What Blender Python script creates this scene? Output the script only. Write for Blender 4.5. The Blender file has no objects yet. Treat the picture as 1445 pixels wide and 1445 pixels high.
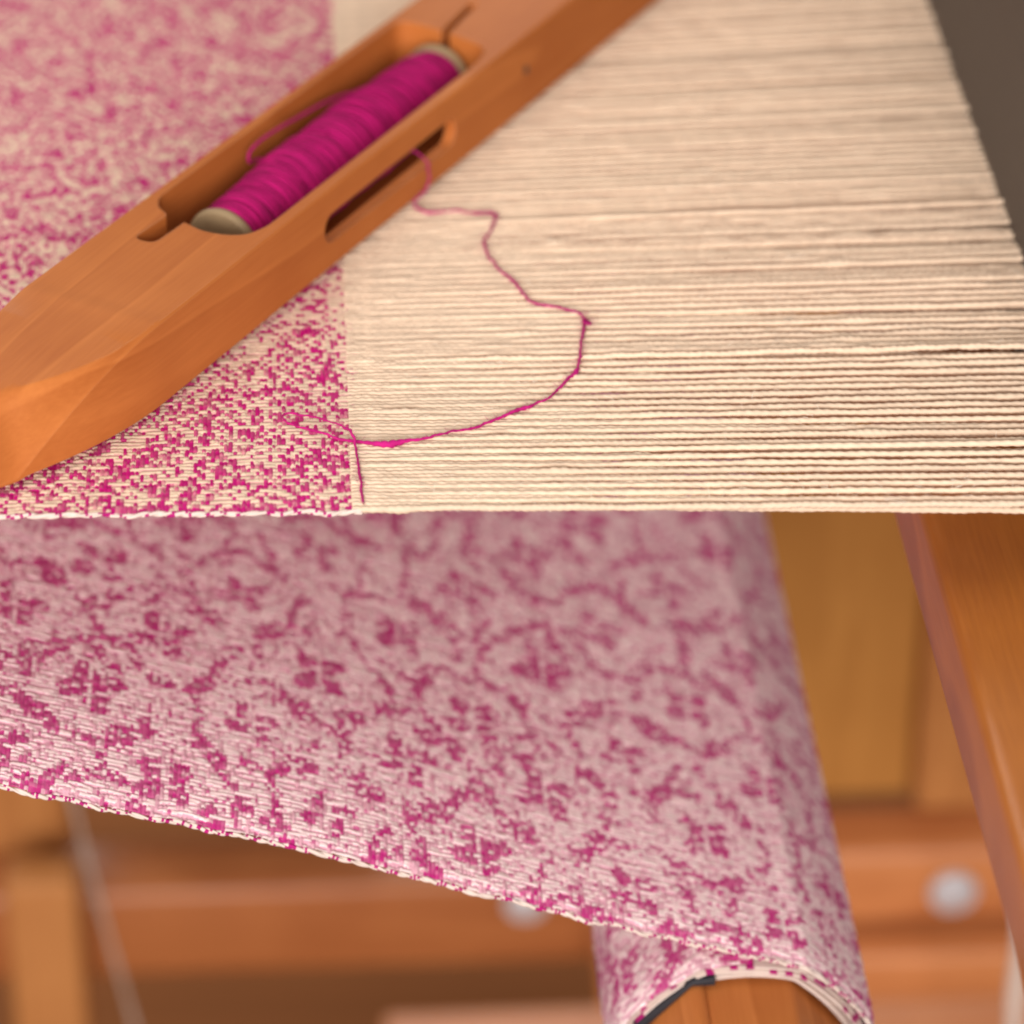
import bpy, bmesh, math, random
import numpy as np
from mathutils import Vector, Matrix

random.seed(7)
rng = np.random.default_rng(11)
scene = bpy.context.scene
C = scene.collection

# ---------------------------------------------------------------- camera, light, exposure
cam_data = bpy.data.cameras.new("camera")
cam = bpy.data.objects.new("camera", cam_data); C.objects.link(cam)
PITCH, YAW, DIST = math.radians(32), math.radians(3.27), 0.94
fwd = Vector((math.sin(YAW)*math.cos(PITCH), math.cos(YAW)*math.cos(PITCH), -math.sin(PITCH)))
cam.location = -DIST*fwd
cam.rotation_euler = fwd.to_track_quat('-Z', 'Y').to_euler()
cam_data.sensor_width = 36
cam_data.lens = 5220/1445*36
cam_data.clip_start = 0.02
cam_data.clip_end = 100
cam_data.dof.use_dof = True
cam_data.dof.focus_distance = 0.970
cam_data.dof.aperture_fstop = 6.7
scene.camera = cam

world = bpy.data.worlds.new("World"); scene.world = world
world.use_nodes = True
bg = world.node_tree.nodes["Background"]
bg.inputs[0].default_value = (1.0, 0.95, 0.91, 1)
bg.inputs[1].default_value = 0.50

def area(name, loc, target, size, power, col):
    d = bpy.data.lights.new(name, 'AREA'); d.shape = 'RECTANGLE'
    d.size, d.size_y = size; d.energy = power; d.color = col
    o = bpy.data.objects.new(name, d); C.objects.link(o)
    o.location = loc
    o.rotation_euler = (Vector(target)-Vector(loc)).to_track_quat('-Z', 'Y').to_euler()
    return o
area("window_light", (-1.1, -0.6, 2.2), (0, .1, 0), (1.6, 1.5), 18, (1.0, 0.95, 0.90))
area("room_light", (-.35, -2.3, 0.72), (0, .25, -.2), (1.9, .8), 82, (1.0, 0.95, 0.925))
area("far_window", (-.45, 2.4, 0.95), (.1, .45, -.35), (2.0, 1.1), 32, (1.0, 0.94, 0.89))
scene.cycles.diffuse_bounces = 7

scene.view_settings.view_transform = 'Standard'
scene.view_settings.look = 'None'
scene.view_settings.exposure = 0.0
scene.view_settings.gamma = 1.0
scene.cycles.filter_width = 1.9

# ---------------------------------------------------------------- helpers
def link_mesh(name, me, mat=None, parent=None):
    o = bpy.data.objects.new(name, me); C.objects.link(o)
    if mat and not me.materials: me.materials.append(mat)
    if parent: o.parent = parent
    return o
def empty(name, loc=(0, 0, 0), label=None, cat=None):
    o = bpy.data.objects.new(name, None); C.objects.link(o); o.location = loc
    o.empty_display_size = .01
    if label: o["label"] = label
    if cat: o["category"] = cat
    return o
def tag(o, label, cat):
    o["label"] = label; o["category"] = cat; return o
def smooth(me, angle=35):
    me.polygons.foreach_set("use_smooth", np.ones(len(me.polygons), bool))
    if angle: me.set_sharp_from_angle(angle=math.radians(angle))
def np_mesh(name, V, F):
    """V (n,3), F (m,4) arrays -> mesh"""
    me = bpy.data.meshes.new(name)
    n, m, k = len(V), len(F), F.shape[1]
    me.vertices.add(n); me.vertices.foreach_set("co", V.astype(np.float32).ravel())
    me.loops.add(m*k); me.loops.foreach_set("vertex_index", F.astype(np.int32).ravel())
    me.polygons.add(m); me.polygons.foreach_set("loop_start", np.arange(0, m*k, k, dtype=np.int32))
    me.update(calc_edges=True)
    return me
def set_attr(me, name, vals, domain='FACE'):
    a = me.attributes.new(name, 'FLOAT', domain)
    a.data.foreach_set("value", vals.astype(np.float32))

def tube_arrays(P, R, sides=8, lobes=0.0, twist=0.0, phase=0.0):
    """sweep a (two-ply) yarn along P (n,3); R radius per point; lobes = depth of the ply groove, twist = rad per m"""
    P = np.asarray(P, float); n = len(P)
    R = np.broadcast_to(np.asarray(R, float), (n,))
    T = np.gradient(P, axis=0); T /= np.linalg.norm(T, axis=1)[:, None]+1e-12
    ref = np.array([0, 0, 1.0])
    U = np.zeros_like(T); u = np.cross(ref, T[0])
    if np.linalg.norm(u) < 1e-3: u = np.cross(np.array([1.0, 0, 0]), T[0])
    u /= np.linalg.norm(u)
    for i in range(n):
        u = u - T[i]*(u@T[i]); u /= np.linalg.norm(u)+1e-12; U[i] = u
    W = np.cross(T, U)
    L = np.concatenate([[0], np.cumsum(np.linalg.norm(np.diff(P, axis=0), axis=1))])
    th = np.linspace(0, 2*np.pi, sides, endpoint=False)[None, :] + np.zeros((n, 1))
    rr = R[:, None]*(1+lobes*(np.cos(2*(th-twist*L[:, None]-phase))-.3))
    V = P[:, None, :] + rr[..., None]*(np.cos(th)[..., None]*U[:, None, :]+np.sin(th)[..., None]*W[:, None, :])
    idx = np.arange(n*sides).reshape(n, sides)
    a = idx[:-1]; b = np.roll(idx, -1, axis=1)[:-1]; c = np.roll(idx, -1, axis=1)[1:]; d = idx[1:]
    F = np.stack([a, b, c, d], -1).reshape(-1, 4)
    return V.reshape(-1, 3), F
def merge(parts):
    Vs, Fs, o = [], [], 0
    for V, F in parts:
        Vs.append(V); Fs.append(F+o); o += len(V)
    return np.concatenate(Vs), np.concatenate(Fs)
def catmull(pts, n):
    P = np.array(pts, float); P = np.vstack([2*P[0]-P[1], P, 2*P[-1]-P[-2]])
    out = []
    for i in range(1, len(P)-2):
        t = np.linspace(0, 1, n, endpoint=False)[:, None]
        p0, p1, p2, p3 = P[i-1], P[i], P[i+1], P[i+2]
        out.append(.5*((2*p1)+(-p0+p2)*t+(2*p0-5*p1+4*p2-p3)*t**2+(-p0+3*p1-3*p2+p3)*t**3))
    out.append(P[-2][None]); return np.concatenate(out)
def resample(P, step):
    L = np.concatenate([[0], np.cumsum(np.linalg.norm(np.diff(P, axis=0), axis=1))])
    q = np.arange(0, L[-1], step)
    return np.stack([np.interp(q, L, P[:, k]) for k in range(3)], 1)
def box_mesh(name, x0, x1, y0, y1, z0, z1, bevel=.002, seg=3):
    bm = bmesh.new(); bmesh.ops.create_cube(bm, size=1)
    for v in bm.verts:
        v.co = Vector((x0 if v.co.x < 0 else x1, y0 if v.co.y < 0 else y1, z0 if v.co.z < 0 else z1))
    if bevel: bmesh.ops.bevel(bm, geom=bm.edges[:], offset=bevel, segments=seg, profile=.5, affect='EDGES')
    me = bpy.data.meshes.new(name); bm.to_mesh(me); bm.free()
    smooth(me, 40); return me

# ---------------------------------------------------------------- materials
def new_mat(name):
    m = bpy.data.materials.new(name); m.use_nodes = True
    nt = m.node_tree
    b = nt.nodes["Principled BSDF"]
    return m, nt, b
def N(nt, t, **kw):
    n = nt.nodes.new(t)
    for k, v in kw.items(): setattr(n, k, v)
    return n
def wood(name, dark, light, axis=0, rough=.45, ring=26.0, scale=1.0, bevel=0.0, figure=1.0, pores=.6, spec=.22):
    m, nt, b = new_mat(name); L = nt.links.new
    tc = N(nt, 'ShaderNodeTexCoord')
    mp = N(nt, 'ShaderNodeMapping')
    s = [scale]*3; s[axis] = scale*.09
    mp.inputs['Scale'].default_value = s
    L(tc.outputs['Object'], mp.inputs['Vector'])
    n1 = N(nt, 'ShaderNodeTexNoise'); n1.inputs['Scale'].default_value = ring; n1.inputs['Detail'].default_value = 2
    n1.inputs['Distortion'].default_value = .6
    L(mp.outputs[0], n1.inputs['Vector'])
    mul = N(nt, 'ShaderNodeMath', operation='MULTIPLY'); mul.inputs[1].default_value = 7.0
    L(n1.outputs[0], mul.inputs[0])
    fr = N(nt, 'ShaderNodeMath', operation='FRACT'); L(mul.outputs[0], fr.inputs[0])
    rp = N(nt, 'ShaderNodeValToRGB')
    rp.color_ramp.elements[0].position = 0; rp.color_ramp.elements[0].color = (.45, .45, .45, 1)
    rp.color_ramp.elements[1].position = 1; rp.color_ramp.elements[1].color = (.5, .5, .5, 1)
    e = rp.color_ramp.elements.new(.82); e.color = (.66, .66, .66, 1)
    e = rp.color_ramp.elements.new(.93); e.color = (.85, .85, .85, 1)
    L(fr.outputs[0], rp.inputs[0])
    mp2 = N(nt, 'ShaderNodeMapping'); s2 = [1.0]*3; s2[axis] = .05
    mp2.inputs['Scale'].default_value = s2; L(tc.outputs['Object'], mp2.inputs['Vector'])
    n2 = N(nt, 'ShaderNodeTexNoise'); n2.inputs['Scale'].default_value = 900; n2.inputs['Detail'].default_value = 3
    L(mp2.outputs[0], n2.inputs['Vector'])
    n3 = N(nt, 'ShaderNodeTexNoise'); n3.inputs['Scale'].default_value = 22; n3.inputs['Detail'].default_value = 3
    L(tc.outputs['Object'], n3.inputs['Vector'])
    # value = ring*.35*figure + fibre*.35 + blotch
    a1 = N(nt, 'ShaderNodeMath', operation='MULTIPLY_ADD'); a1.inputs[1].default_value = .75*figure; a1.inputs[2].default_value = .0
    L(rp.outputs[0], a1.inputs[0])
    a2 = N(nt, 'ShaderNodeMath', operation='MULTIPLY_ADD'); a2.inputs[1].default_value = pores
    L(n2.outputs[0], a2.inputs[0]); L(a1.outputs[0], a2.inputs[2])
    a3 = N(nt, 'ShaderNodeMath', operation='MULTIPLY_ADD'); a3.inputs[1].default_value = .55
    L(n3.outputs[0], a3.inputs[0]); L(a2.outputs[0], a3.inputs[2])
    a4 = N(nt, 'ShaderNodeMapRange'); a4.inputs[1].default_value = .38*figure+.5*pores-.02; a4.inputs[2].default_value = .38*figure+.5*pores+.62
    L(a3.outputs[0], a4.inputs[0])
    mx = N(nt, 'ShaderNodeMix', data_type='RGBA')
    mx.inputs[6].default_value = (*dark, 1); mx.inputs[7].default_value = (*light, 1)
    L(a4.outputs[0], mx.inputs[0])
    if not bevel: L(mx.outputs[2], b.inputs['Base Color'])
    b.inputs['Roughness'].default_value = rough
    b.inputs['Specular IOR Level'].default_value = spec
    bp = N(nt, 'ShaderNodeBump'); bp.inputs['Strength'].default_value = .12; bp.inputs['Distance'].default_value = .0004
    L(n2.outputs[0], bp.inputs['Height'])
    if bevel:
        bv = N(nt, 'ShaderNodeBevel', samples=6); bv.inputs['Radius'].default_value = bevel
        L(bv.outputs[0], bp.inputs['Normal'])
        ge = N(nt, 'ShaderNodeNewGeometry'); dt = N(nt, 'ShaderNodeVectorMath', operation='DOT_PRODUCT')
        L(bv.outputs[0], dt.inputs[0]); L(ge.outputs['True Normal'], dt.inputs[1])
        wr = N(nt, 'ShaderNodeMapRange'); wr.inputs[1].default_value = .97; wr.inputs[2].default_value = .84
        wr.inputs[3].default_value = 0; wr.inputs[4].default_value = .40
        L(dt.outputs['Value'], wr.inputs[0])
        wm = N(nt, 'ShaderNodeMath', operation='MULTIPLY'); L(wr.outputs[0], wm.inputs[0]); L(n3.outputs[0], wm.inputs[1])
        m2 = N(nt, 'ShaderNodeMix', data_type='RGBA'); m2.inputs[7].default_value = (.82, .50, .32, 1)
        L(wm.outputs[0], m2.inputs[0]); L(mx.outputs[2], m2.inputs[6]); L(m2.outputs[2], b.inputs['Base Color'])
    L(bp.outputs[0], b.inputs['Normal'])
    return m
def yarn_mat(name, cream, magenta, attr=None, var=.16, objvar=0.0, fib=1500.0, bump=.35, stretch=None, trans=0.0):
    m, nt, b = new_mat(name); L = nt.links.new
    tc = N(nt, 'ShaderNodeTexCoord')
    n1 = N(nt, 'ShaderNodeTexNoise'); n1.inputs['Scale'].default_value = 260; n1.inputs['Detail'].default_value = 3
    n2 = N(nt, 'ShaderNodeTexNoise'); n2.inputs['Scale'].default_value = fib; n2.inputs['Detail'].default_value = 2
    L(tc.outputs['Object'], n2.inputs['Vector'])
    if stretch:
        mp = N(nt, 'ShaderNodeMapping'); mp.inputs['Scale'].default_value = stretch
        L(tc.outputs['Object'], mp.inputs['Vector']); L(mp.outputs[0], n1.inputs['Vector'])
    else: L(tc.outputs['Object'], n1.inputs['Vector'])
    mx = N(nt, 'ShaderNodeMix', data_type='RGBA')
    mx.inputs[6].default_value = (*cream, 1); mx.inputs[7].default_value = (*magenta, 1)
    if attr:
        at = N(nt, 'ShaderNodeAttribute', attribute_name=attr); L(at.outputs['Fac'], mx.inputs[0])
    else: mx.inputs[0].default_value = 0
    hs = N(nt, 'ShaderNodeHueSaturation')
    L(mx.outputs[2], hs.inputs['Color'])
    mr = N(nt, 'ShaderNodeMapRange'); mr.inputs[1].default_value = .25; mr.inputs[2].default_value = .75
    mr.inputs[3].default_value = 1-var; mr.inputs[4].default_value = 1+var
    L(n1.outputs[0], mr.inputs[0])
    if objvar:
        oi = N(nt, 'ShaderNodeObjectInfo')
        mr2 = N(nt, 'ShaderNodeMapRange'); mr2.inputs[3].default_value = 1-objvar; mr2.inputs[4].default_value = 1+objvar*.6
        L(oi.outputs['Random'], mr2.inputs[0])
        mm = N(nt, 'ShaderNodeMath', operation='MULTIPLY'); L(mr.outputs[0], mm.inputs[0]); L(mr2.outputs[0], mm.inputs[1])
        L(mm.outputs[0], hs.inputs['Value'])
    else: L(mr.outputs[0], hs.inputs['Value'])
    L(hs.outputs[0], b.inputs['Base Color'])
    b.inputs['Roughness'].default_value = .88
    b.inputs['Specular IOR Level'].default_value = .2
    b.inputs['Sheen Weight'].default_value = .0; b.inputs['Sheen Roughness'].default_value = .5
    bp = N(nt, 'ShaderNodeBump'); bp.inputs['Strength'].default_value = bump; bp.inputs['Distance'].default_value = .0003
    L(n2.outputs[0], bp.inputs['Height']); L(bp.outputs[0], b.inputs['Normal'])
    if trans:
        tr = N(nt, 'ShaderNodeBsdfTranslucent'); ms = N(nt, 'ShaderNodeMixShader'); ms.inputs[0].default_value = trans
        L(hs.outputs[0], tr.inputs[0]); L(b.outputs[0], ms.inputs[1]); L(tr.outputs[0], ms.inputs[2])
        L(ms.outputs[0], nt.nodes['Material Output'].inputs['Surface'])
    return m
def plain(name, col, rough=.5, metal=0.0, noise=.1, nscale=60):
    m, nt, b = new_mat(name); L = nt.links.new
    tc = N(nt, 'ShaderNodeTexCoord'); n1 = N(nt, 'ShaderNodeTexNoise'); n1.inputs['Scale'].default_value = nscale
    n1.inputs['Detail'].default_value = 4
    L(tc.outputs['Object'], n1.inputs['Vector'])
    mx = N(nt, 'ShaderNodeMix', data_type='RGBA')
    mx.inputs[6].default_value = (*[c*(1-noise) for c in col], 1); mx.inputs[7].default_value = (*[min(1, c*(1+noise)) for c in col], 1)
    L(n1.outputs[0], mx.inputs[0]); L(mx.outputs[2], b.inputs['Base Color'])
    b.inputs['Roughness'].default_value = rough; b.inputs['Metallic'].default_value = metal
    return m

CREAM = (.81, .62, .455); MAG = (.54, .006, .180); PALE = (.80, .70, .62)
M_web = yarn_mat("cotton_web", CREAM, MAG, attr="weft", var=.14, trans=.10)
M_web2 = yarn_mat("cotton_web_reverse", (.94, .74, .73), (.54, .010, .205), attr="weft", var=.12)
M_warp = yarn_mat("warp_cotton", CREAM, MAG, var=.10, objvar=.10, trans=.08)
M_fuzz = yarn_mat("lint_cotton", (.92, .82, .70), MAG, var=.05)
M_strand = yarn_mat("weft_wool", (.47, .012, .17), MAG, var=.2)
M_wind = yarn_mat("bobbin_wool", (.36, .004, .105), (.50, .015, .165), var=.5, fib=1800, stretch=(4.5, .35, .35))
M_shuttle = wood("shuttle_cherry", (.35, .088, .017), (.56, .182, .044), axis=0, rough=.55, ring=17, bevel=.0008, pores=.3, spec=.13, figure=.85)
M_sley = wood("sley_cherry", (.24, .060, .010), (.50, .17, .026), axis=1, rough=.34, ring=20, pores=.3, spec=.55, figure=.8)
M_frame = wood("frame_cherry", (.40, .12, .034), (.60, .23, .08), axis=0, rough=.45, ring=14, pores=.3, spec=.4)
M_post = wood("frame_cherry_upright", (.33, .12, .034), (.50, .215, .066), axis=2, rough=.55, ring=14, pores=.3)
M_plank = wood("plank_ochre", (.37, .155, .034), (.50, .23, .056), axis=2, rough=.6, ring=12, pores=.3)
M_beam = wood("roller_cherry", (.32, .09, .018), (.50, .17, .045), axis=1, rough=.5, ring=18, pores=.3)
M_reed = plain("reed_steel", (.105, .079, .059), .55, .35, .15, 300)
M_flange = plain("bobbin_card", (.30, .205, .105), .7, 0, .12, 200)
M_bolt = plain("bolt_steel", (.58, .56, .58), .5, .25, .08, 80)
M_rubber = plain("rubber_strip", (.015, .016, .022), .6, 0, .2, 100)
M_cord = plain("cord_grey", (.36, .26, .20), .9, 0, .15, 400)
M_dark = plain("slot_dark", (.05, .02, .01), .7, 0, .2, 100)
M_pin = plain("pin_steel", (.10, .09, .08), .4, .8, .1, 100)

# ---------------------------------------------------------------- floor
def make_floor():
    m, nt, b = new_mat("floor_boards"); L = nt.links.new
    tc = N(nt, 'ShaderNodeTexCoord'); mp = N(nt, 'ShaderNodeMapping'); mp.inputs['Scale'].default_value = (.1, 1, 1)
    n1 = N(nt, 'ShaderNodeTexNoise'); n1.inputs['Scale'].default_value = 30; n1.inputs['Detail'].default_value = 5
    L(tc.outputs['Object'], mp.inputs[0]); L(mp.outputs[0], n1.inputs['Vector'])
    mx = N(nt, 'ShaderNodeMix', data_type='RGBA'); mx.inputs[6].default_value = (.11, .040, .013, 1); mx.inputs[7].default_value = (.24, .085, .028, 1)
    L(n1.outputs[0], mx.inputs[0]); L(mx.outputs[2], b.inputs['Base Color']); b.inputs['Roughness'].default_value = .9; b.inputs['Specular IOR Level'].default_value = .08
    bm = bmesh.new(); bmesh.ops.create_grid(bm, x_segments=2, y_segments=2, size=4)
    me = bpy.data.meshes.new("floor"); bm.to_mesh(me); bm.free()
    o = link_mesh("floor", me, m); o.location = (0, 0, -.86); o["kind"] = "structure"
    o["label"] = "dark brown wooden floor beneath the loom"
make_floor()

# ---------------------------------------------------------------- loom frame behind and below
fr = empty("loom_frame", (0, .45, -.86), "blurred orange brown timber loom frame with bolted rails behind the hanging cloth", "loom frame")
def part_box(name, mat, parent, x0, x1, y0, y1, z0, z1, bevel=.003, base=None):
    """box part whose origin sits at its own middle"""
    c = ((x0+x1)/2, (y0+y1)/2, (z0+z1)/2)
    me = box_mesh(name, x0-c[0], x1-c[0], y0-c[1], y1-c[1], z0-c[2], z1-c[2], bevel)
    o = link_mesh(name, me, mat, parent)
    pl = parent.location if parent else Vector((0, 0, 0))
    o.location = Vector(c)-pl
    return o
M_rail = wood("frame_cherry_shaded", (.27, .075, .020), (.42, .145, .045), axis=0, rough=.42, ring=14, pores=.3, spec=.55)  # frame cherry darkened: the cloth's shade on the left rail, painted into its colour
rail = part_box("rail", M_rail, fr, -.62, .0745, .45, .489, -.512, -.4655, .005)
rail2 = part_box("rail", M_frame, fr, .075, .62, .415, .4495, -.4695, -.4305, .006)
part_box("ledge", M_frame, fr, .06, .62, .40, .449, -.500, -.474, .004)
part_box("post", M_post, fr, -.186, -.1555, .425, .4485, -.86, -.4405, .004)
part_box("post", M_post, fr, -.206, -.1615, .478, .51, -.4652, .30, .004)
part_box("post", M_post, fr, .1945, .245, .440, .49, -.4303, .30, .004)
part_box("plank", M_plank, fr, .06, .1940, .4505, .468, -.4282, .30, .003)
part_box("treadle", M_frame, fr, -.03, .30, .44, .48, -.585, -.560, .004)
part_box("lower_rail", M_frame, fr, -.16, .62, .53, .56, -.86, -.66, .004)
part_box("back_board", plain("back_board_paint", (.075, .045, .028), .8, 0, .25, 20), fr, -.154, -.02, .52, .53, -.463, .30, .003)
def bolt(parent, loc, r=.0085):
    bm = bmesh.new()
    bmesh.ops.create_uvsphere(bm, u_segments=20, v_segments=12, radius=r)
    for v in bm.verts: v.co.y *= .38
    bmesh.ops.create_cone(bm, cap_ends=True, segments=24, radius1=r*1.25, radius2=r*1.25, depth=.002,
                          matrix=Matrix.Rotation(math.pi/2, 4, 'X'))
    me = bpy.data.meshes.new("bolt"); bm.to_mesh(me); bm.free(); smooth(me, 40)
    o = link_mesh("bolt", me, M_bolt, parent)
    o.location = Vector(loc)-(parent.location+fr.location)
bolt(rail2, (.2075, .413, -.4515), .0078)
bolt(rail, (.0315, .448, -.4765), .007)

# upright cord at the left
P = resample(catmull([(-.1620, .36, -.090), (-.1600, .36, -.18), (-.1565, .36, -.2937), (-.1492, .36, -.3469), (-.1405, .36, -.4059), (-.131, .36, -.462), (-.115, .36, -.56), (-.085, .36, -.86)], 12), .004)
V, F = tube_arrays(P, .0012, 8, .12, 900)
me = np_mesh("tie_cord", V, F); smooth(me, 0)
tag(link_mesh("tie_cord", me, M_cord), "thin grey cord hanging below the cloth at far left in front of a timber post", "cord")
P = resample(catmull([(.215, .31, -.15), (.213, .305, -.30), (.2115, .30, -.3773), (.2112, .30, -.3947), (.2112, .30, -.4123), (.2115, .30, -.4282), (.213, .30, -.50), (.22, .30, -.86)], 12), .004)
V, F = tube_arrays(P, .0035, 8, .12, 700)
me = np_mesh("tie_cord", V, F); smooth(me, 0)
tag(link_mesh("tie_cord", me, plain("cord_pale", (.62, .50, .42), .9, 0, .1, 400)), "thick pale cord hanging just left of the long cherry beam", "cord")

# ---------------------------------------------------------------- sley and reed
me = box_mesh("sley", -.0235, .0235, -.42, .42, -.029, 0, .0042, 5)
sley = link_mesh("sley", me, M_sley); sley.location = (.1365, .08, -.0305)
tag(sley, "polished cherry wood beam with rounded edge running under the cream warp threads", "loom beam")

FELL, REED = -.038, .1526
ENDP = .0017; Y0 = .0034; NE = 232
yf = Y0+ENDP*(np.arange(NE)+.5)
sl = (yf-.14)*.40
yr = yf+sl*(REED-FELL)
reed = empty("reed", (REED, .2, -.03), "dark grey brown weaving reed of fine upright steel dents at the upper right", "reed")
dent = bpy.data.meshes.new("dent")
bm = bmesh.new(); bmesh.ops.create_cube(bm, size=1)
for v in bm.verts: v.co = Vector((v.co.x*.007+.0035, v.co.y*.00095, v.co.z*.125+.0625))
bm.to_mesh(dent); bm.free(); dent.materials.append(M_reed)
for j in range(NE-1):
    o = bpy.data.objects.new("dent", dent); C.objects.link(o); o.parent = reed
    o.location = (0, (yr[j]+yr[j+1])/2-.2, 0)
o = link_mesh("reed_cap", box_mesh("reed_cap", -.002, .009, -.24, .24, .122, .140, .002), M_reed, reed)

# ---------------------------------------------------------------- warp
warp = empty("warp", (FELL, 0, 0), "sheet of bare cream warp threads stretched from the woven edge to the reed", "warp threads")
WL = .31
variants = []
for k in range(16):
    n = int(WL/.00042)
    x = np.linspace(0, WL, n)
    wob = sum(rng.normal(0, 1)*np.sin(x*w+rng.uniform(0, 6.3)) for w in (60, 140, 310, 700))*.00005
    wob2 = sum(rng.normal(0, 1)*np.sin(x*w+rng.uniform(0, 6.3)) for w in (80, 190, 420))*.00007
    r = .00086*(1+.10*np.interp(x, np.linspace(0, WL, 70), rng.normal(0, 1, 70)))
    slub = np.zeros(n)
    for _ in range(3):
        c = rng.uniform(0, WL); slub += .35*np.exp(-((x-c)/.0035)**2)*rng.uniform(.3, 1)
    V, F = tube_arrays(np.stack([x, wob2, wob], 1), r*(1+slub), 8, .10, 2*math.pi/rng.uniform(.0042, .0062), rng.uniform(0, 6.28))
    me = np_mesh("warp_thread", V, F); smooth(me, 0); me.materials.append(M_warp); variants.append(me)
starts = []
for j in range(NE):
    o = bpy.data.objects.new("warp_thread", variants[int(rng.integers(16))]); C.objects.link(o); o.parent = warp
    up = (j % 2 == 0)
    dz = (.0012 if up else -.0012)+rng.normal(0, .0005)
    jit = rng.normal(0, .00012)
    jr = rng.normal(0, .00013)
    y_s, y_e = yf[j]+jit, yr[j]+jr
    ang = math.atan2(y_e-y_s, REED-FELL)
    pit = -math.atan2(dz, REED-FELL)
    o.location = (-.0025, y_s, -.0003)
    o.rotation_euler = (rng.uniform(0, 6.28), pit, ang); o.scale = (rng.uniform(.88, 1.2), 1, 1)
    starts.append((y_s, math.tan(ang), -math.tan(pit), up))
# lint on the warp
parts = []
for _ in range(900):
    j = int(rng.integers(0, NE)) if rng.random() < .75 else int(rng.integers(0, 6))
    y_s, ty, tz, up = starts[j]
    x0 = rng.uniform(.004, .24)
    p = np.array([FELL-.0025+x0, y_s+ty*x0, tz*x0])
    a = rng.uniform(0, 6.28); ln = rng.uniform(.001, .0038)
    d = np.array([math.cos(a), math.sin(a)*.8, 0])
    z = rng.uniform(.0003, .0014)
    q = [p+np.array([0, rng.normal(0, .0003), .0004]), p+d*ln*.4+np.array([0, 0, .0006+z*.5]), p+d*ln+np.array([rng.normal(0, .0006), rng.normal(0, .0006), .0004+z])]
    if j == 0: q = [p, p+np.array([ln*.4, -.0007, 0]), p+np.array([ln, -.0009-rng.uniform(0, .0008), rng.normal(0, .0004)])]
    parts.append(tube_arrays(catmull(q, 4), rng.uniform(.00003, .00006), 3))
for _ in range(26):     # tufts of lint
    j = int(rng.integers(0, NE)); y_s, ty, tz, up = starts[j]; x0 = rng.uniform(.03, .17)
    p = np.array([FELL+x0, y_s+ty*x0, tz*x0+.0007])
    for _k in range(6):
        q = p+np.cumsum(rng.normal(0, 1, (4, 3)), 0)*np.array([.0012, .0005, .00015]); parts.append(tube_arrays(catmull(q, 4), .00005, 3))
V, F = merge(parts)
me = np_mesh("lint", V-np.array([FELL, 0, 0]), F); smooth(me, 0)
o = link_mesh("lint", me, M_fuzz, warp); o["kind"] = "stuff"

# ---------------------------------------------------------------- weave patterns
PICK = .00114
def tri(n, per): 
    a = np.arange(n) % per; return np.minimum(a, per-a)
def motif(I, J, PX, PY, sx=.80):
    """flowers, buds and broken rings on a staggered lattice, as woven"""
    strong = np.zeros(I.shape, bool); ringm = np.zeros(I.shape, bool)
    row = np.floor(J/(PY/2))
    def hsh(a, b, k): return np.sin(a*12.9898+b*78.233+k*37.7)*43758.5453 % 1
    for dr in (-1, 0, 1):
        rr = row+dr
        off = np.where(rr % 2 == 0, 0, PX/2)
        c0 = np.round((I-off)/PX)
        for dc in (-1, 0, 1):
            cc = c0+dc
            jx = (hsh(rr, cc, 1)-.5)*4; jy = (hsh(rr, cc, 2)-.5)*3; sz = .9+.3*hsh(rr, cc, 3); rot = hsh(rr, cc, 4)*.5
            dx = (I-(cc*PX+off)-jx)*sx; dy = J-(rr+.5)*PY/2-jy
            d = np.hypot(dx, dy)/sz; a = np.arctan2(dy, dx)+rot
            flower = (d < 6.4*(.76+.24*np.cos(4*a+np.pi))) & (np.minimum(np.abs(dx), np.abs(dy)*1.2) > .45)
            bud = (np.hypot(np.abs(dx)-10, np.abs(dy)-8.5) < 2.2) & (hsh(np.sign(dx)+rr*3, np.sign(dy)+cc*5, 5) < .65)
            ring = (np.abs(d-12.4-1.2*np.cos(5*a+rot*9)) < 1.15) & (np.sin(3*a+7*rot) > -.8)
            strong |= flower | bud; ringm |= ring
    return strong, ringm
def field(r, I, J, a, b):
    return sum(np.sin(I*p+J*q+c) for p, q, c in zip(r.normal(0, a, 9), r.normal(0, b, 9), r.uniform(0, 6.3, 9)))/3
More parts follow.
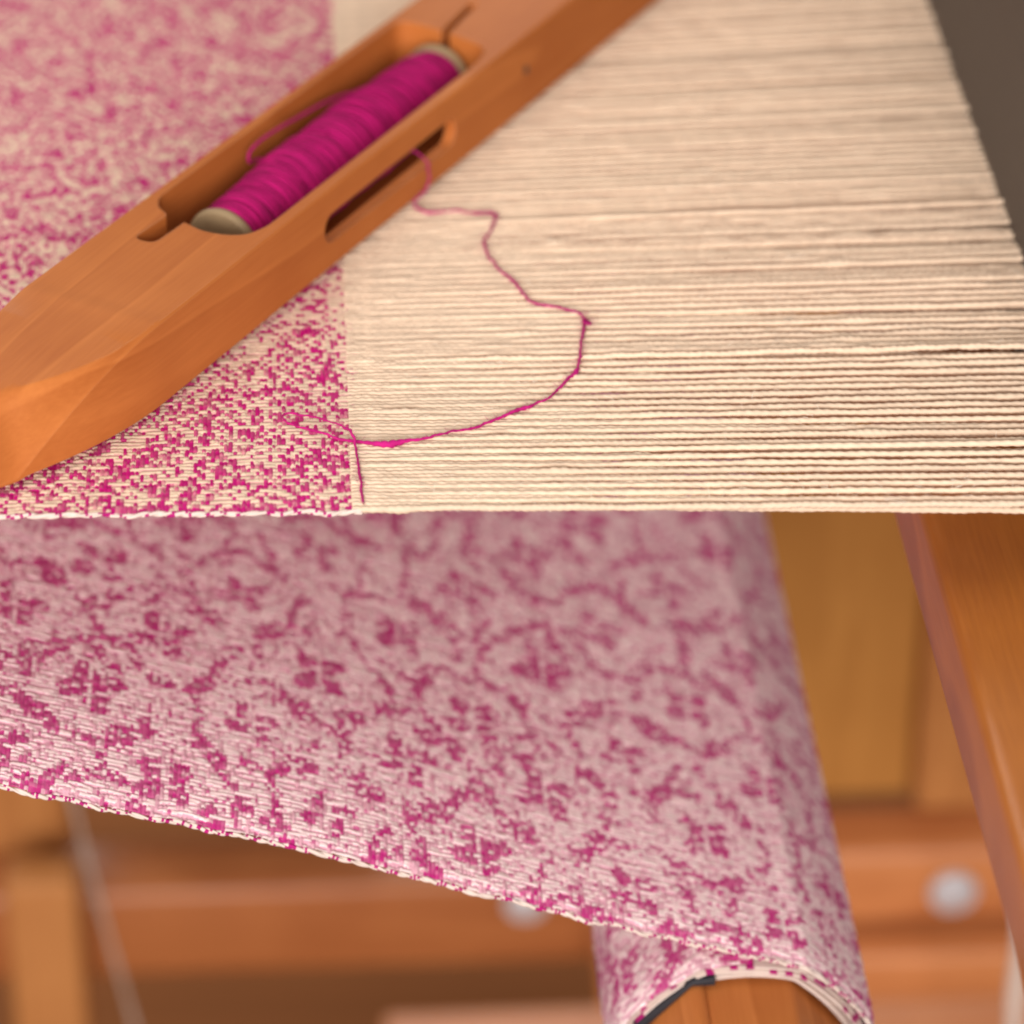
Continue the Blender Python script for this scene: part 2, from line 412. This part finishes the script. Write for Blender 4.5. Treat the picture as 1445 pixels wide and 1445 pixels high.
def upper_pattern(nx, ny):
    """True where the magenta weft floats over; second array = how strongly it shows"""
    r = np.random.default_rng(5)
    I, J = np.meshgrid(np.arange(nx, dtype=float), np.arange(ny, dtype=float), indexing='ij')
    s1, r1 = motif(I+3, J+5, 40.0, 38.0)
    f = field(r, I, J, .30, .24); f2 = field(r, I, J, .8, .6)
    def seq(n, first):
        out = []; v = 0; d = 1; k = first
        while len(out) < n:
            for _ in range(int(r.choice([2, 3, 4, 5, 7], p=[.15, .25, .25, .2, .15]))):
                out.append(v % 8); v += d
            d = -d
        return np.array(out[:n])
    tie = np.array([[1,1,0,0,1,0,0,1],[1,1,1,0,0,0,1,0],[0,1,1,1,0,1,0,0],[0,0,1,1,1,0,1,0],
                    [1,0,0,1,1,1,0,0],[0,1,0,0,1,1,0,1],[0,0,1,0,0,1,1,1],[1,0,0,1,0,0,1,1]], bool)
    Wt = tie[seq(nx, 0)[:, None], seq(ny, 1)[None, :]]
    par = (I+np.floor((J+3*np.floor(I/9))/9)) % 2 == 0
    base = np.where(Wt, np.where(par, 1.0, .78), np.where(par, .50, .16))+.08*f
    dense = np.where(par, 1.0, .94)
    p = np.where(s1 | r1, dense, base)
    p = np.where((f < -.9) & ~s1, p*.45, p)
    W = r.random((nx, ny)) < p
    for k in range(2):                        # no long floats: a warp end crosses at least every third time
        W[:, 2:] &= ~(W[:, :-2] & W[:, 1:-1] & (r.random((nx, ny-2)) < np.where((s1 | r1)[:, 2:], .15, .45)))
    W[2:] &= ~(W[:-2] & W[1:-1] & (r.random((nx-2, ny)) < np.where((s1 | r1)[2:], .12, .50)))
    T = np.where(r.random((nx, ny)) < .18, .7, 1.0)
    return W, T
def lower_pattern(nx, ny):
    r = np.random.default_rng(9)
    I, J = np.meshgrid(np.arange(nx, dtype=float), np.arange(ny, dtype=float), indexing='ij')
    s1, r1 = motif(I, J, 40.0, 38.0)
    f = field(r, I, J, .35, .3); f2 = field(r, I, J, .16, .13)
    keep = r.random((nx, ny))
    S = (s1 & (keep < .97)) | (r1 & (keep < .74+.12*f))
    S &= ~((((J+np.floor(I/3)*2) % 3) == 0) & (keep > .34))
    fine = r.random((nx, ny)) < .36+.10*np.clip(f, -1.5, 2)+.05*f2
    W = S | fine
    T = np.where(S, r.uniform(.86, 1.0, (nx, ny)), np.where(r.random((nx, ny)) < .18, .85, .46))
    return W, T

def smst(t): return t*t*(3-2*t)
def build_web(WT, fn, rx, ry, amp=.00026, rw=.00050, rf=.00052, under=.38):
    """height field of a woven web: each end and pick its own rounded yarn; fn(X, Y, H) -> (n,3)"""
    W, TN = WT
    nx, ny = W.shape
    r = np.random.default_rng(nx*7+ny)
    ej = r.normal(0, .12, ny); ea = r.uniform(.06, .26, ny); ew = r.uniform(.15, .9, ny); ep = r.uniform(0, 6.3, ny)
    pj = r.normal(0, .09, nx); pa = r.uniform(.05, .18, nx); pw = r.uniform(.1, .7, nx); pp = r.uniform(0, 6.3, nx)
    fat = (1+r.normal(0, .22, (nx, ny))).astype(np.float32); thin = (1+r.normal(0, .12, (nx, ny))).astype(np.float32)
    S = W.astype(np.float32)*2-1
    def surf(X, Y):
        i = np.clip(np.floor(X).astype(int), 0, nx-1); j = np.clip(np.floor(Y).astype(int), 0, ny-1)
        u = X-i-.5-pj[i]-pa[i]*np.sin(Y*pw[i]+pp[i]); v = Y-j-.5-ej[j]-ea[j]*np.sin(X*ew[j]+ep[j])
        i2 = np.clip(i+np.sign(u).astype(int), 0, nx-1); j2 = np.clip(j+np.sign(v).astype(int), 0, ny-1)
        tu = smst(np.minimum(np.abs(u), .5)); tv = smst(np.minimum(np.abs(v), .5))
        hw = -amp*(S[i, j]*(1-tu)+S[i2, j]*tu)+rw*thin[i, j]*np.sqrt(np.clip(1-(v/.56)**2, 0.02, 1))
        u = u*(1+.75*smst(np.clip((np.abs(v)-.12)/.40, 0, 1))*(S[i, j2] < 0))
        hf = amp*(S[i, j]*(1-tv)+S[i, j2]*tv)+rf*fat[i, j]*np.clip(1-(u/.66)**2, 0.0, 1)
        g = np.where(np.abs(v) > .40, under, 0.0)
        w = np.clip(.5+(hf-hw)/.00028, 0, 1)*W[i, j]
        col = g+(TN[i, j]*np.clip(1.25-.3*fat[i, j], .75, 1.0)-g)*w
        return np.maximum(hw, hf), col
    xs = np.arange(nx*rx+1)/rx; ys = np.arange(ny*ry+1)/ry
    X, Y = np.meshgrid(xs, ys, indexing='ij')
    H, _ = surf(np.minimum(X, nx-1e-4), np.minimum(Y, ny-1e-4))
    V = fn(X.ravel(), Y.ravel(), H.ravel())
    idx = np.arange(V.shape[0]).reshape(X.shape)
    F = np.stack([idx[:-1, :-1], idx[1:, :-1], idx[1:, 1:], idx[:-1, 1:]], -1).reshape(-1, 4)
    xc = (xs[:-1]+xs[1:])/2; yc = (ys[:-1]+ys[1:])/2
    Xc, Yc = np.meshgrid(xc, yc, indexing='ij')
    _, c = surf(Xc, Yc)
    return V, F, c.ravel().astype(np.float32)
def join_web(name, pieces, mat, parent):
    V, F = merge([(a, b) for a, b, c in pieces]); col = np.concatenate([c for a, b, c in pieces])
    me = np_mesh(name, V, F); smooth(me, 0); set_attr(me, "weft", col)
    return link_mesh(name, me, mat, parent)

cloth = empty("woven_cloth", (0, 0, 0), "cream and magenta patterned cloth under the shuttle, falling below and wound on its roller", "woven cloth")
wav = [(rng.uniform(200, 900), rng.uniform(0, 6.3), rng.normal(0, .00012)) for _ in range(8)]
def edge_wave(x): return sum(a*np.sin(x*w+p) for w, p, a in wav)
NX1 = 116
Wu, Tu = upper_pattern(NX1+124, NE)
Wu[-1, :] = False; Wu[-2, :] = (np.arange(NE) % 2 == 0) & (rng.random(NE) < .85); Wu[-3, :] &= rng.random(NE) < .3
def up_fn(x_off):
    def fn(X, Y, H):
        x = FELL-(NX1-X)*PICK+x_off
        yy = Y0+Y*ENDP
        x = x+(.0009*np.sin(yy*21+1)+.0004*np.sin(yy*93+2)+.0002*np.sin(yy*310))*np.exp(-((x-FELL)/.02)**2)
        near = np.exp(-Y/1.2)
        y = yy+edge_wave(x)*np.exp(-Y/6)+(x-FELL)*-.035*np.exp(-Y/60)
        z = H-.00055-.0004*near+.0003*np.sin(x*70)*np.sin(yy*50)
        return np.stack([x, y, z], 1)
    return fn
pieces = [build_web((Wu[124:, :90], Tu[124:, :90]), up_fn(0), 6, 6),
          build_web((Wu[124:, 90:], Tu[124:, 90:]), lambda X, Y, H: up_fn(0)(X, Y+90, H), 3, 3, under=.62)]
V, F, c = build_web((Wu[:124], Tu[:124]), lambda X, Y, H: up_fn(0)(X-124, Y, H), 1, 1); pieces.append((V, F, c))
# turn over the breast beam, outside the frame
xe = FELL-(NX1+124)*PICK
a = np.linspace(math.pi/2, 3*math.pi/2, 25); RB = .0115
yy = Y0+np.linspace(0, NE, 40)*ENDP
A, B = np.meshgrid(a, yy, indexing='ij')
V = np.stack([xe+RB*np.cos(A).ravel(), B.ravel()-(xe-FELL)*.0, -.012+(RB+.0004)*np.sin(A).ravel()], 1)
idx = np.arange(len(V)).reshape(A.shape)
F = np.stack([idx[:-1, :-1], idx[:-1, 1:], idx[1:, 1:], idx[1:, :-1]], -1).reshape(-1, 4)
pieces.append((V, F, rng.random(len(F))*.6))
join_web("woven_web", pieces, M_web, cloth)
# plaited edge of the working web
def selvedge(path_fn, length, name, mat, rad=.0009):
    parts, cols = [], []
    n = int(length/.00035); s = np.linspace(0, length, n)
    loops = rng.random(int(length/.0011)+2) < .28
    for ph in (0, math.pi):
        q = s*2*math.pi/.0085+1.3*np.sin(s*130)+ph
        P = path_fn(s, .00032*np.cos(q), .00030*np.sin(q))
        V, F = tube_arrays(P, .00045*(1+.25*np.sin(s*410+ph)+.2*np.sin(s*173+2*ph)), 7, 0, 0); parts.append((V, F))
        seg = np.repeat(s[:-1], 7); k = ((seg+ph*.0004)/.0011).astype(int)
        frac = (seg/.0011) % 1
        cols.append((loops[np.minimum(k, len(loops)-1)] & (frac < .8)).astype(float))
    V, F = merge(parts); me = np_mesh(name, V, F); smooth(me, 0); set_attr(me, "weft", np.concatenate(cols))
    return link_mesh(name, me, mat, cloth)
M_edge = yarn_mat("selvedge_cotton", (.70, .57, .50), (.42, .012, .16), attr="weft", var=.1)
def sel_up(s, dy, dz):
    x = FELL-s; y = Y0+edge_wave(x)-(x-FELL)*.035-.0004
    return np.stack([x, y+dy, dz-.0006], 1)
selvedge(sel_up, .145, "selvedge", M_edge)

# lower web: from the breast beam down to the roller and round it
RC, RX, RZ = .0388, .0650, -.1860
low = catmull([(xe, 0, -.0236), (-.135, 0, -.0800), (-.061, 0, -.1025), (-.016, 0, -.1185), (.0247, 0, -.1328)], 12)
tang = math.radians(71)
PHI = math.radians(87)
def octf(a): return 1-.50*(1-math.cos(math.pi/8)/np.cos((a-PHI+math.pi/8) % (math.pi/4)-math.pi/8))
arc_a = np.linspace(tang, tang-math.radians(345), 220)
arc_r = (RC-np.linspace(0, .0016, 220))*(octf(arc_a)+np.linspace(1-octf(tang), 0, 220)**2)
arc = np.stack([RX+arc_r*np.cos(arc_a), 0*arc_a, RZ+arc_r*np.sin(arc_a)], 1)
path = np.vstack([low, arc])
SL = np.concatenate([[0], np.cumsum(np.linalg.norm(np.diff(path, axis=0), axis=1))])
tx = np.gradient(path[:, 0], SL); tz_ = np.gradient(path[:, 2], SL)
NXL = int(SL[-1]/PICK)
Wl, Tl = lower_pattern(NXL+1, NE)
LY0 = .0005
lw = [(rng.uniform(60, 500), rng.uniform(0, 6.3), rng.normal(0, .00016)) for _ in range(7)]
def low_point(s, Y, H):
    x = np.interp(s, SL, path[:, 0]); z = np.interp(s, SL, path[:, 2])
    a = np.interp(s, SL, tx); b = np.interp(s, SL, tz_); l = np.hypot(a, b)+1e-9
    nx_, nz_ = -b/l, a/l
    y = LY0+Y*ENDP+sum(q*np.sin(s*w+p) for w, p, q in lw)*np.exp(-Y/5)
    H = H-.0009*np.exp(-Y/1.5)
    rip = .0012*np.sin(y*16+.4)*np.exp(-((s-.22)/.12)**2)*(1-np.exp(-Y/12))
    return np.stack([x+nx_*(H+rip), y, z+nz_*(H+rip)], 1)
def low_fn(i0): return lambda X, Y, H: low_point((X+i0)*PICK, Y, H)
s_of = lambda x: np.interp(x, low[:, 0], SL[:len(low)])
iA = int(s_of(-.165)/PICK); s_t = SL[len(low)]
iB = int((s_t+RC*math.radians(105))/PICK); iC = int((s_t+RC*math.radians(230))/PICK)
NEAR = 90
pieces = [build_web((Wl[:iA], Tl[:iA]), low_fn(0), 1, 1),
          build_web((Wl[iA:iB, :NEAR], Tl[iA:iB, :NEAR]), low_fn(iA), 3, 5, under=.50),
          build_web((Wl[iA:iB, NEAR:], Tl[iA:iB, NEAR:]), lambda X, Y, H: low_point((X+iA)*PICK, Y+NEAR, H), 2, 3, under=.50),
          build_web((Wl[iB:iC], Tl[iB:iC]), low_fn(iB), 1, 1),
          build_web((Wl[iC:NXL], Tl[iC:NXL]), low_fn(iC), 2, 3, under=.50)]
join_web("finished_web", pieces, M_web2, cloth)
def sel_low(s, dy, dz):
    s = s+s_of(-.165); P = low_point(s, 0*s, dz); P[:, 1] += dy-.0003; return P
selvedge(sel_low, s_t+RC*1.6-s_of(-.165), "selvedge", M_edge)
# the inner turns on the roller
parts, cols = [], []
for k in range(5):
    a = np.linspace(0, 2*math.pi, 97); r = (RC-.0034-.0010*k)*octf(a)
    y0 = [.0012, .0005, .0022, .0010, .0016][k]
    ys = np.array([y0+.0006, y0, y0, y0+.0006, .39]); rs = [r-.0003, r-.0001, r+.0002, r+.0003, r+.0003]
    wob = .0005*np.sin(3*a+k)
    Vv = np.stack([np.stack([RX+(rs[q])*np.cos(a), ys[q]+wob*(q < 4), RZ+(rs[q])*np.sin(a)], 1) for q in range(5)], 1)
    V = Vv.reshape(-1, 3); idx = np.arange(len(V)).reshape(97, 5)
    F = np.stack([idx[:-1, :-1], idx[:-1, 1:], idx[1:, 1:], idx[1:, :-1]], -1).reshape(-1, 4)
    parts.append((V, F))
    cc = (rng.random((96, 1)) < [.20, .08, .12, .03, .0][k])*np.ones((1, 4)); cols.append(cc.ravel())
V, F = merge(parts); me = np_mesh("rolled_layers", V, F); smooth(me, 0); set_attr(me, "weft", np.concatenate(cols))
link_mesh("rolled_layers", me, M_edge, cloth)

# ---------------------------------------------------------------- cloth beam (roller)
cb = empty("cloth_roller", (RX, .19, RZ-.0012), "octagonal wooden cloth roller with a black strip, end showing below the wound cloth", "cloth roller")
def prism(name, pts, y0, y1, mat, parent, bev=.0015):
    bm = bmesh.new()
    a = [bm.verts.new((x, y0, z)) for x, z in pts]; b = [bm.verts.new((x, y1, z)) for x, z in pts]
    bm.faces.new(a[::-1]) ; bm.faces.new(b)
    n = len(pts)
    for i in range(n): bm.faces.new((a[i], a[(i+1) % n], b[(i+1) % n], b[i]))
    bmesh.ops.recalc_face_normals(bm, faces=bm.faces)
    if bev: bmesh.ops.bevel(bm, geom=bm.edges[:], offset=bev, segments=3, profile=.5, affect='EDGES')
    me = bpy.data.meshes.new(name); bm.to_mesh(me); bm.free(); smooth(me, 40)
    return link_mesh(name, me, mat, parent)
ro = .0308
octa = [(ro*math.cos(PHI+math.radians(22.5+45*k)), ro*math.sin(PHI+math.radians(22.5+45*k))) for k in range(8)]
prism("roller_body", octa, -.215, .22, M_beam, cb)
bt = [(-.0235, .0140), (-.0100, .0285), (-.0145, .0305), (-.0270, .0168)]
prism("apron_batten", bt, -.212, .20, M_beam, cb, .0022)
st = [(-.0312, .0165), (-.0285, .0155), (-.0150, .0306), (-.0085, .0306), (-.0085, .0332), (-.0150, .0322)]
prism("rubber_strip", st, -.1905, .20, M_rubber, cb, .0004)

# ---------------------------------------------------------------- breast beam (outside the frame on the left)
bb = link_mesh("breast_beam", box_mesh("breast_beam", -.0105, .0105, -.25, .25, -.0105, .0105, .0095, 5), M_sley)
bb.location = (xe, .2, -.012)
tag(bb, "rounded wooden breast beam that the cloth turns over at the far left", "loom beam")

# ---------------------------------------------------------------- boat shuttle
ANG = math.radians(58.4)
NC, SM = -.1265, .125         # middle line across, middle along
Sd = Vector((math.cos(ANG), math.sin(ANG), 0)); Nd = Vector((math.sin(ANG), -math.cos(ANG), 0))
# local frame: x along (s-SM), y = -(n-NC), z up
org = Sd*SM+Nd*NC
def make_shuttle():
    HW, H = .0213, .0258
    def section(s):
        q = s if s <= .165 else .330-s
        t = max(0.0, (.001-q)/.0745)
        hw = HW*max(.02, 1-(t/.96)**1.9) if t < .95 else HW*.02
        ht = min(HW*max(.01, 1-(min(t, .66)/.66)**2.3), hw*.97)
        zc = H*(1-min(1, t/.72)**2*.97)
        zr = H-.0065*t**2-.010*max(0, t-.6)
        zb = .0010*t**1.6+.02*max(0, t-.75)
        zc = max(zc, zb+.0022); zr = max(zr, zc+.0002) if t > 0 else H
        e = .0007
        half = [(.0, zb), (hw-.0030 if hw > .006 else hw*.5, zb), (hw, zb+min(.0015, (zc-zb)*.3)), (hw, zc-min(e, (zc-zb)*.3)), (hw-e*.7, zc+ (0.0 if t > 0 else 0)),]
        # chamfer from crease up to the flat
        k = np.linspace(0, 1, 6)[1:]
        for kk in k:
            half.append((hw-e*.7+(ht*.985-hw+e*.7)*kk, zc+(zr-zc)*math.sin(kk*math.pi/2)**.9))
        half.append((ht*.5, zr)); half.append((0, zr))
        return half
    ss = list(np.linspace(-.072, .008, 34))+list(np.linspace(.02, .31, 10))+list(np.linspace(.322, .402, 34))
    bm = bmesh.new(); rings = []
    for s in ss:
        h = section(s)
        full = h+[(-a, b) for a, b in h[-2:0:-1]]
        rings.append([bm.verts.new((s-SM, -y, z)) for y, z in full])
    n = len(rings[0])
    for r0, r1 in zip(rings[:-1], rings[1:]):
        for i in range(n): bm.faces.new((r0[i], r1[i], r1[(i+1) % n], r0[(i+1) % n]))
    bm.faces.new(rings[0]); bm.faces.new(rings[-1][::-1])
    bmesh.ops.recalc_face_normals(bm, faces=bm.faces)
    me = bpy.data.meshes.new("boat_shuttle"); bm.to_mesh(me); bm.free()
    me.materials.append(M_shuttle)
    body = bpy.data.objects.new("boat_shuttle", me); C.objects.link(body)
    def cutter(pts2, z0, z1, plane='xy'):
        bm = bmesh.new()
        if plane == 'xy': A = [(x, y, z0) for x, y in pts2]; B = [(x, y, z1) for x, y in pts2]
        else: A = [(x, z0, z) for x, z in pts2]; B = [(x, z1, z) for x, z in pts2]
        a = [bm.verts.new(p) for p in A]; b = [bm.verts.new(p) for p in B]
        bm.faces.new(a); bm.faces.new(b[::-1]); m = len(a)
        for i in range(m): bm.faces.new((a[i], a[(i+1) % m], b[(i+1) % m], b[i]))
        bmesh.ops.recalc_face_normals(bm, faces=bm.faces)
        cm = bpy.data.meshes.new("cut"); bm.to_mesh(cm); bm.free(); cm.materials.append(M_shuttle)
        o = bpy.data.objects.new("cut", cm); C.objects.link(o); return o
    def rounded(pts, radii, seg=7):
        out = []; n = len(pts)
        for i in range(n):
            p = Vector(pts[i]); a = (Vector(pts[i-1])-p); b = (Vector(pts[(i+1) % n])-p)
            r = min(radii[i], a.length*.48, b.length*.48)
            if r <= 0: out.append(tuple(p)); continue
            p0 = p+a.normalized()*r; p1 = p+b.normalized()*r
            for t in np.linspace(0, 1, seg):
                out.append(tuple(p0*(1-t)**2+p*2*t*(1-t)+p1*t*t))
        return out
    L = lambda s, n: (s-SM, -(n-NC))
    cav = [L(.0610, -.1446), L(.0560, -.1415), L(.0538, -.1374), L(.0525, -.1366),
           L(.0515, -.1290), L(.0497, -.1235), L(.0505, -.1165), L(.0535, -.1112), L(.0600, -.1089), L(.068, -.1088),
           L(.1800, -.1088), L(.1905, -.1110), L(.1945, -.1250), L(.1955, -.1330), L(.1962, -.1446)]
    rad = [.006, .002, .002, .0, .002, .003, .004, .004, .003, .003, .006, .006, .004, .003, .007]
    cuts = [cutter(rounded(cav, rad), .0004, .05)]
    slot = [L(.0570, -.1365), L(.0372, -.1375), L(.0372, -.1308), L(.0570, -.1300)]
    cuts.append(cutter(rounded(slot, [0, .0031, .0031, 0]), .0150, .05))
    slit = [L(.188, -.1258), L(.188, -.1288), L(.2175, -.1318), L(.2185, -.1292)]
    cuts.append(cutter(rounded(slit, [0, 0, .001, .001]), .009, .05))
    sp = []
    z0, z1 = .0090, .0178; r = (z1-z0)/2
    for t in np.linspace(-math.pi/2, math.pi/2, 10): sp.append((.1600-SM-r+r*math.cos(t), (z0+z1)/2+r*math.sin(t)))
    for t in np.linspace(math.pi/2, 3*math.pi/2, 10): sp.append((.0845-SM+r+r*math.cos(t), (z0+z1)/2+r*math.sin(t)))
    cuts.append(cutter(sp, -.030, -.0160, 'xz'))
    ph = [(.2040-SM+.0012*math.cos(t), .0143+.0012*math.sin(t)) for t in np.linspace(0, 2*math.pi, 16, endpoint=False)]
    cuts.append(cutter(ph, -.030, -.0170, 'xz'))
    for k in cuts:
        md = body.modifiers.new("b", 'BOOLEAN'); md.operation = 'DIFFERENCE'; md.object = k; md.solver = 'EXACT'
    dg = bpy.context.evaluated_depsgraph_get()
    me2 = bpy.data.meshes.new_from_object(body.evaluated_get(dg))
    body.modifiers.clear(); body.data = me2
    for k in cuts:
        cm = k.data; bpy.data.objects.remove(k); bpy.data.meshes.remove(cm)
    bpy.data.meshes.remove(me); me2.name = "boat_shuttle"
    smooth(me2, 28)
    body.location = org+Vector((0, 0, .0011)); body.rotation_euler = (0, 0, ANG)
    return body
shuttle = make_shuttle()
tag(shuttle, "smooth cherry wood boat shuttle lying diagonally across the cloth, holding the magenta bobbin", "weaving shuttle")
def cyl_x(name, prof, mat, parent, loc, seg=40):
    """lathe about the local x axis; prof = [(x, r)]"""
    P = np.array(prof); a = np.linspace(0, 2*math.pi, seg, endpoint=False)
    V = np.stack([np.repeat(P[:, 0], seg), (P[:, 1][:, None]*np.cos(a)).ravel(), (P[:, 1][:, None]*np.sin(a)).ravel()], 1)
    idx = np.arange(len(V)).reshape(len(P), seg); nx = np.roll(idx, -1, 1)
    F = np.stack([idx[:-1], nx[:-1], nx[1:], idx[1:]], -1).reshape(-1, 4)
    me = np_mesh(name, V, F); smooth(me, 35)
    o = link_mesh(name, me, mat, parent); o.location = loc; return o
AX = (0, .0012, .0122)     # bobbin axis in the shuttle's frame
cyl_x("spindle", [(-.078, 0), (-.078, .0014), (.082, .0014), (.086, .0006), (.087, 0)], M_pin, shuttle, AX, 16)
cyl_x("spindle_pin", [(-.0005, 0), (-.0005, .00118), (.0035, .00118)], M_pin, shuttle, (.2040-SM, -.0212, .0143), 16).rotation_euler = (0, 0, math.pi/2)

# ---------------------------------------------------------------- bobbin
bob = empty("bobbin", tuple(org+Vector((0, 0, .0011))), "bobbin wound full of magenta yarn inside the shuttle cavity", "bobbin")
bob.rotation_euler = (0, 0, ANG)
B0, B1 = .0655-SM, .1905-SM
def fl(x, sgn): return [(x, .0016), (x, .0022), (x-sgn*.0004, .0080), (x-sgn*.0002, .0103), (x+sgn*.0005, .0111), (x+sgn*.0014, .0113), (x+sgn*.0026, .0108), (x+sgn*.0026, .0020)]
cyl_x("flange", fl(B0, 1), M_flange, bob, AX)
cyl_x("flange", fl(B1, -1), M_flange, bob, AX)
w0, w1 = B0+.0022, B1-.0022
def rad_at(x):
    t = (x-w0)/(w1-w0)
    base = .0095+.0022*np.sin(np.clip(t*1.02, 0, 1)*math.pi)**.75
    return base+.0003*np.sin(t*21+1)+.00014*np.sin(t*61+2)+.0001*np.sin(t*97)
xx = np.linspace(w0, w1, 60)
cyl_x("core", [(w0, .0016)]+[(x, float(rad_at(x))-.0005) for x in xx]+[(w1, .0016)], M_wind, bob, AX)
parts = []
turns = 104; n = turns*34
ph = np.linspace(0, turns*2*math.pi, n)
tt = np.linspace(0, 1, n)
xw = w0+.0004+(w1-w0-.0008)*tt
xw = xw+np.interp(tt, np.linspace(0, 1, 160), rng.normal(0, .00020, 160))*np.sin(tt*math.pi)
rw_ = rad_at(xw)+np.interp(tt, np.linspace(0, 1, 300), rng.normal(0, .00022, 300))
ax = np.array(AX)
parts.append(tube_arrays(np.stack([xw, ax[1]+rw_*np.cos(ph), ax[2]+rw_*np.sin(ph)], 1),   .00062*(1+.2*np.interp(tt, np.linspace(0, 1, 150), rng.normal(0, 1, 150))), 6, .12, 1500))
for _ in range(60):   # stray, slanted turns on top
    x0 = rng.uniform(w0+.006, w1-.012); dx = rng.normal(0, .0035)
    a = np.linspace(0, 2*math.pi*rng.uniform(.6, 1.4), 60)+rng.uniform(0, 6)
    x = np.clip(x0+dx*np.linspace(0, 1, 60), w0+.001, w1-.001)
    r = rad_at(x)+.00045
    parts.append(tube_arrays(np.stack([x, ax[1]+r*np.cos(a), ax[2]+r*np.sin(a)], 1), rng.uniform(.00035, .00055), 6, .12, 1500))
V, F = merge(parts); me = np_mesh("yarn_winding", V, F); smooth(me, 0)
link_mesh("yarn_winding", me, M_wind, bob)
Rm = Matrix.Rotation(-ANG, 3, 'Z')
lp = [Rm @ (Vector(p)-Vector(bob.location)) for p in
      [(-.0600, .1585, .0225), (-.0639, .1634, .0200), (-.0663, .1593, .0212), (-.0662, .1596, .0240), (-.0635, .164, .0252), (-.0584, .1722, .0250), (-.0523, .1822, .0238), (-.046, .1925, .0225), (-.0400, .2005, .0215), (-.033, .2035, .0220)]]
V, F = tube_arrays(resample(catmull([tuple(p) for p in lp], 10), .0006), .00050, 7, .14, 1500)
me = np_mesh("yarn_loop", V, F); smooth(me, 0); link_mesh("yarn_loop", me, M_wind, bob)

# ---------------------------------------------------------------- loose weft strand
strand = [(-.0250, .1790, .0150), (-.0205, .1735, .0172), (-.0168, .1703, .0166), (-.0150, .1720, .0134), (-.0142, .1735, .0085), (-.0158, .1712, .0042), (-.0193, .1679, .0020)]
flat = [(-0.0159,0.1646), (-0.0129,0.1639), (-0.0066,0.1649), (-0.0015,0.1628), (0.0042,0.1621), (0.0036,0.1554), (0.0005,0.1459), (0.0007,0.1377), (0.0038,0.1281), (0.0079,0.1194), (0.0116,0.1080), (0.0158,0.1061), (0.0208,0.1038), (0.0242,0.1012), (0.0270,0.0961), (0.0263,0.0922), (0.0248,0.0939), (0.0258,0.0962), (0.0238,0.0851), (0.0230,0.0773), (0.0213,0.0689), (0.0184,0.0641), (0.0152,0.0585), (0.0121,0.0542), (0.0071,0.0507), (0.0023,0.0477), (-0.0017,0.0446), (-0.0075,0.0405), (-0.0132,0.0390), (-0.0207,0.0361), (-0.0273,0.0343), (-0.0310,0.0335), (-0.0374,0.0349), (-0.0430,0.0367), (-0.0476,0.0380), (-0.0522,0.0408), (-0.0568,0.0440), (-0.0579,0.0470), (-0.0562,0.0484), (-0.0521,0.0474), (-0.0475,0.0435), (-0.0429,0.0403), (-0.0398,0.0358), (-0.0388,0.0303), (-0.0383,0.0214), (-0.0379,0.0126), (-0.0377,0.0050)]
for i, (x, y) in enumerate(flat):
    z = .0011
    if i in (15, 16): z = .0026
    if i in (34, 35, 36, 37, 38, 39): z = .0024
    if i in (40, 41, 42): z = .0034
    if i > 43: z = .0008
    strand.append((x, y, z))
P = resample(catmull(strand, 10), .0005)
L_ = np.arange(len(P))*.0005
R = .00040*(1+.22*np.interp(L_, np.linspace(0, L_[-1], 60), rng.normal(0, 1, 60)))
def bump_at(x, y, amp, w):
    global R
    d = np.hypot(P[:, 0]-x, P[:, 1]-y); R = R*(1+amp*np.exp(-(d/w)**2))
bump_at(.0213, .0689, .9, .0016); bump_at(-.030, .0337, 1.1, .004); bump_at(-.001, .0446, .5, .006); bump_at(.0007, .1377, .5, .002); bump_at(.0060, .0505, .4, .004)
P = P+np.stack([np.interp(L_, np.linspace(0, L_[-1], 200), rng.normal(0, .00018, 200)) for _ in range(3)], 1)*np.array([1, 1, .3])
V, F = tube_arrays(P, np.clip(R*.9, .00020, .0012), 8, .2, 2*math.pi/.0045)
parts = [(V, F)]
for _ in range(420):
    i = int(rng.integers(10, len(P)-10)); p = P[i]; q = [p, p+rng.normal(0, .0006, 3)*np.array([1, 1, .4])+[0, 0, .0002], p+rng.normal(0, .0012, 3)*np.array([1, 1, .3])+[0, 0, .0004]]
    parts.append(tube_arrays(catmull(q, 3), .00004, 3))
V, F = merge(parts); me = np_mesh("weft_strand", V, F); smooth(me, 0)
tag(link_mesh("weft_strand", me, M_strand), "loose magenta weft strand curling from the shuttle slot over the cream warp", "yarn")
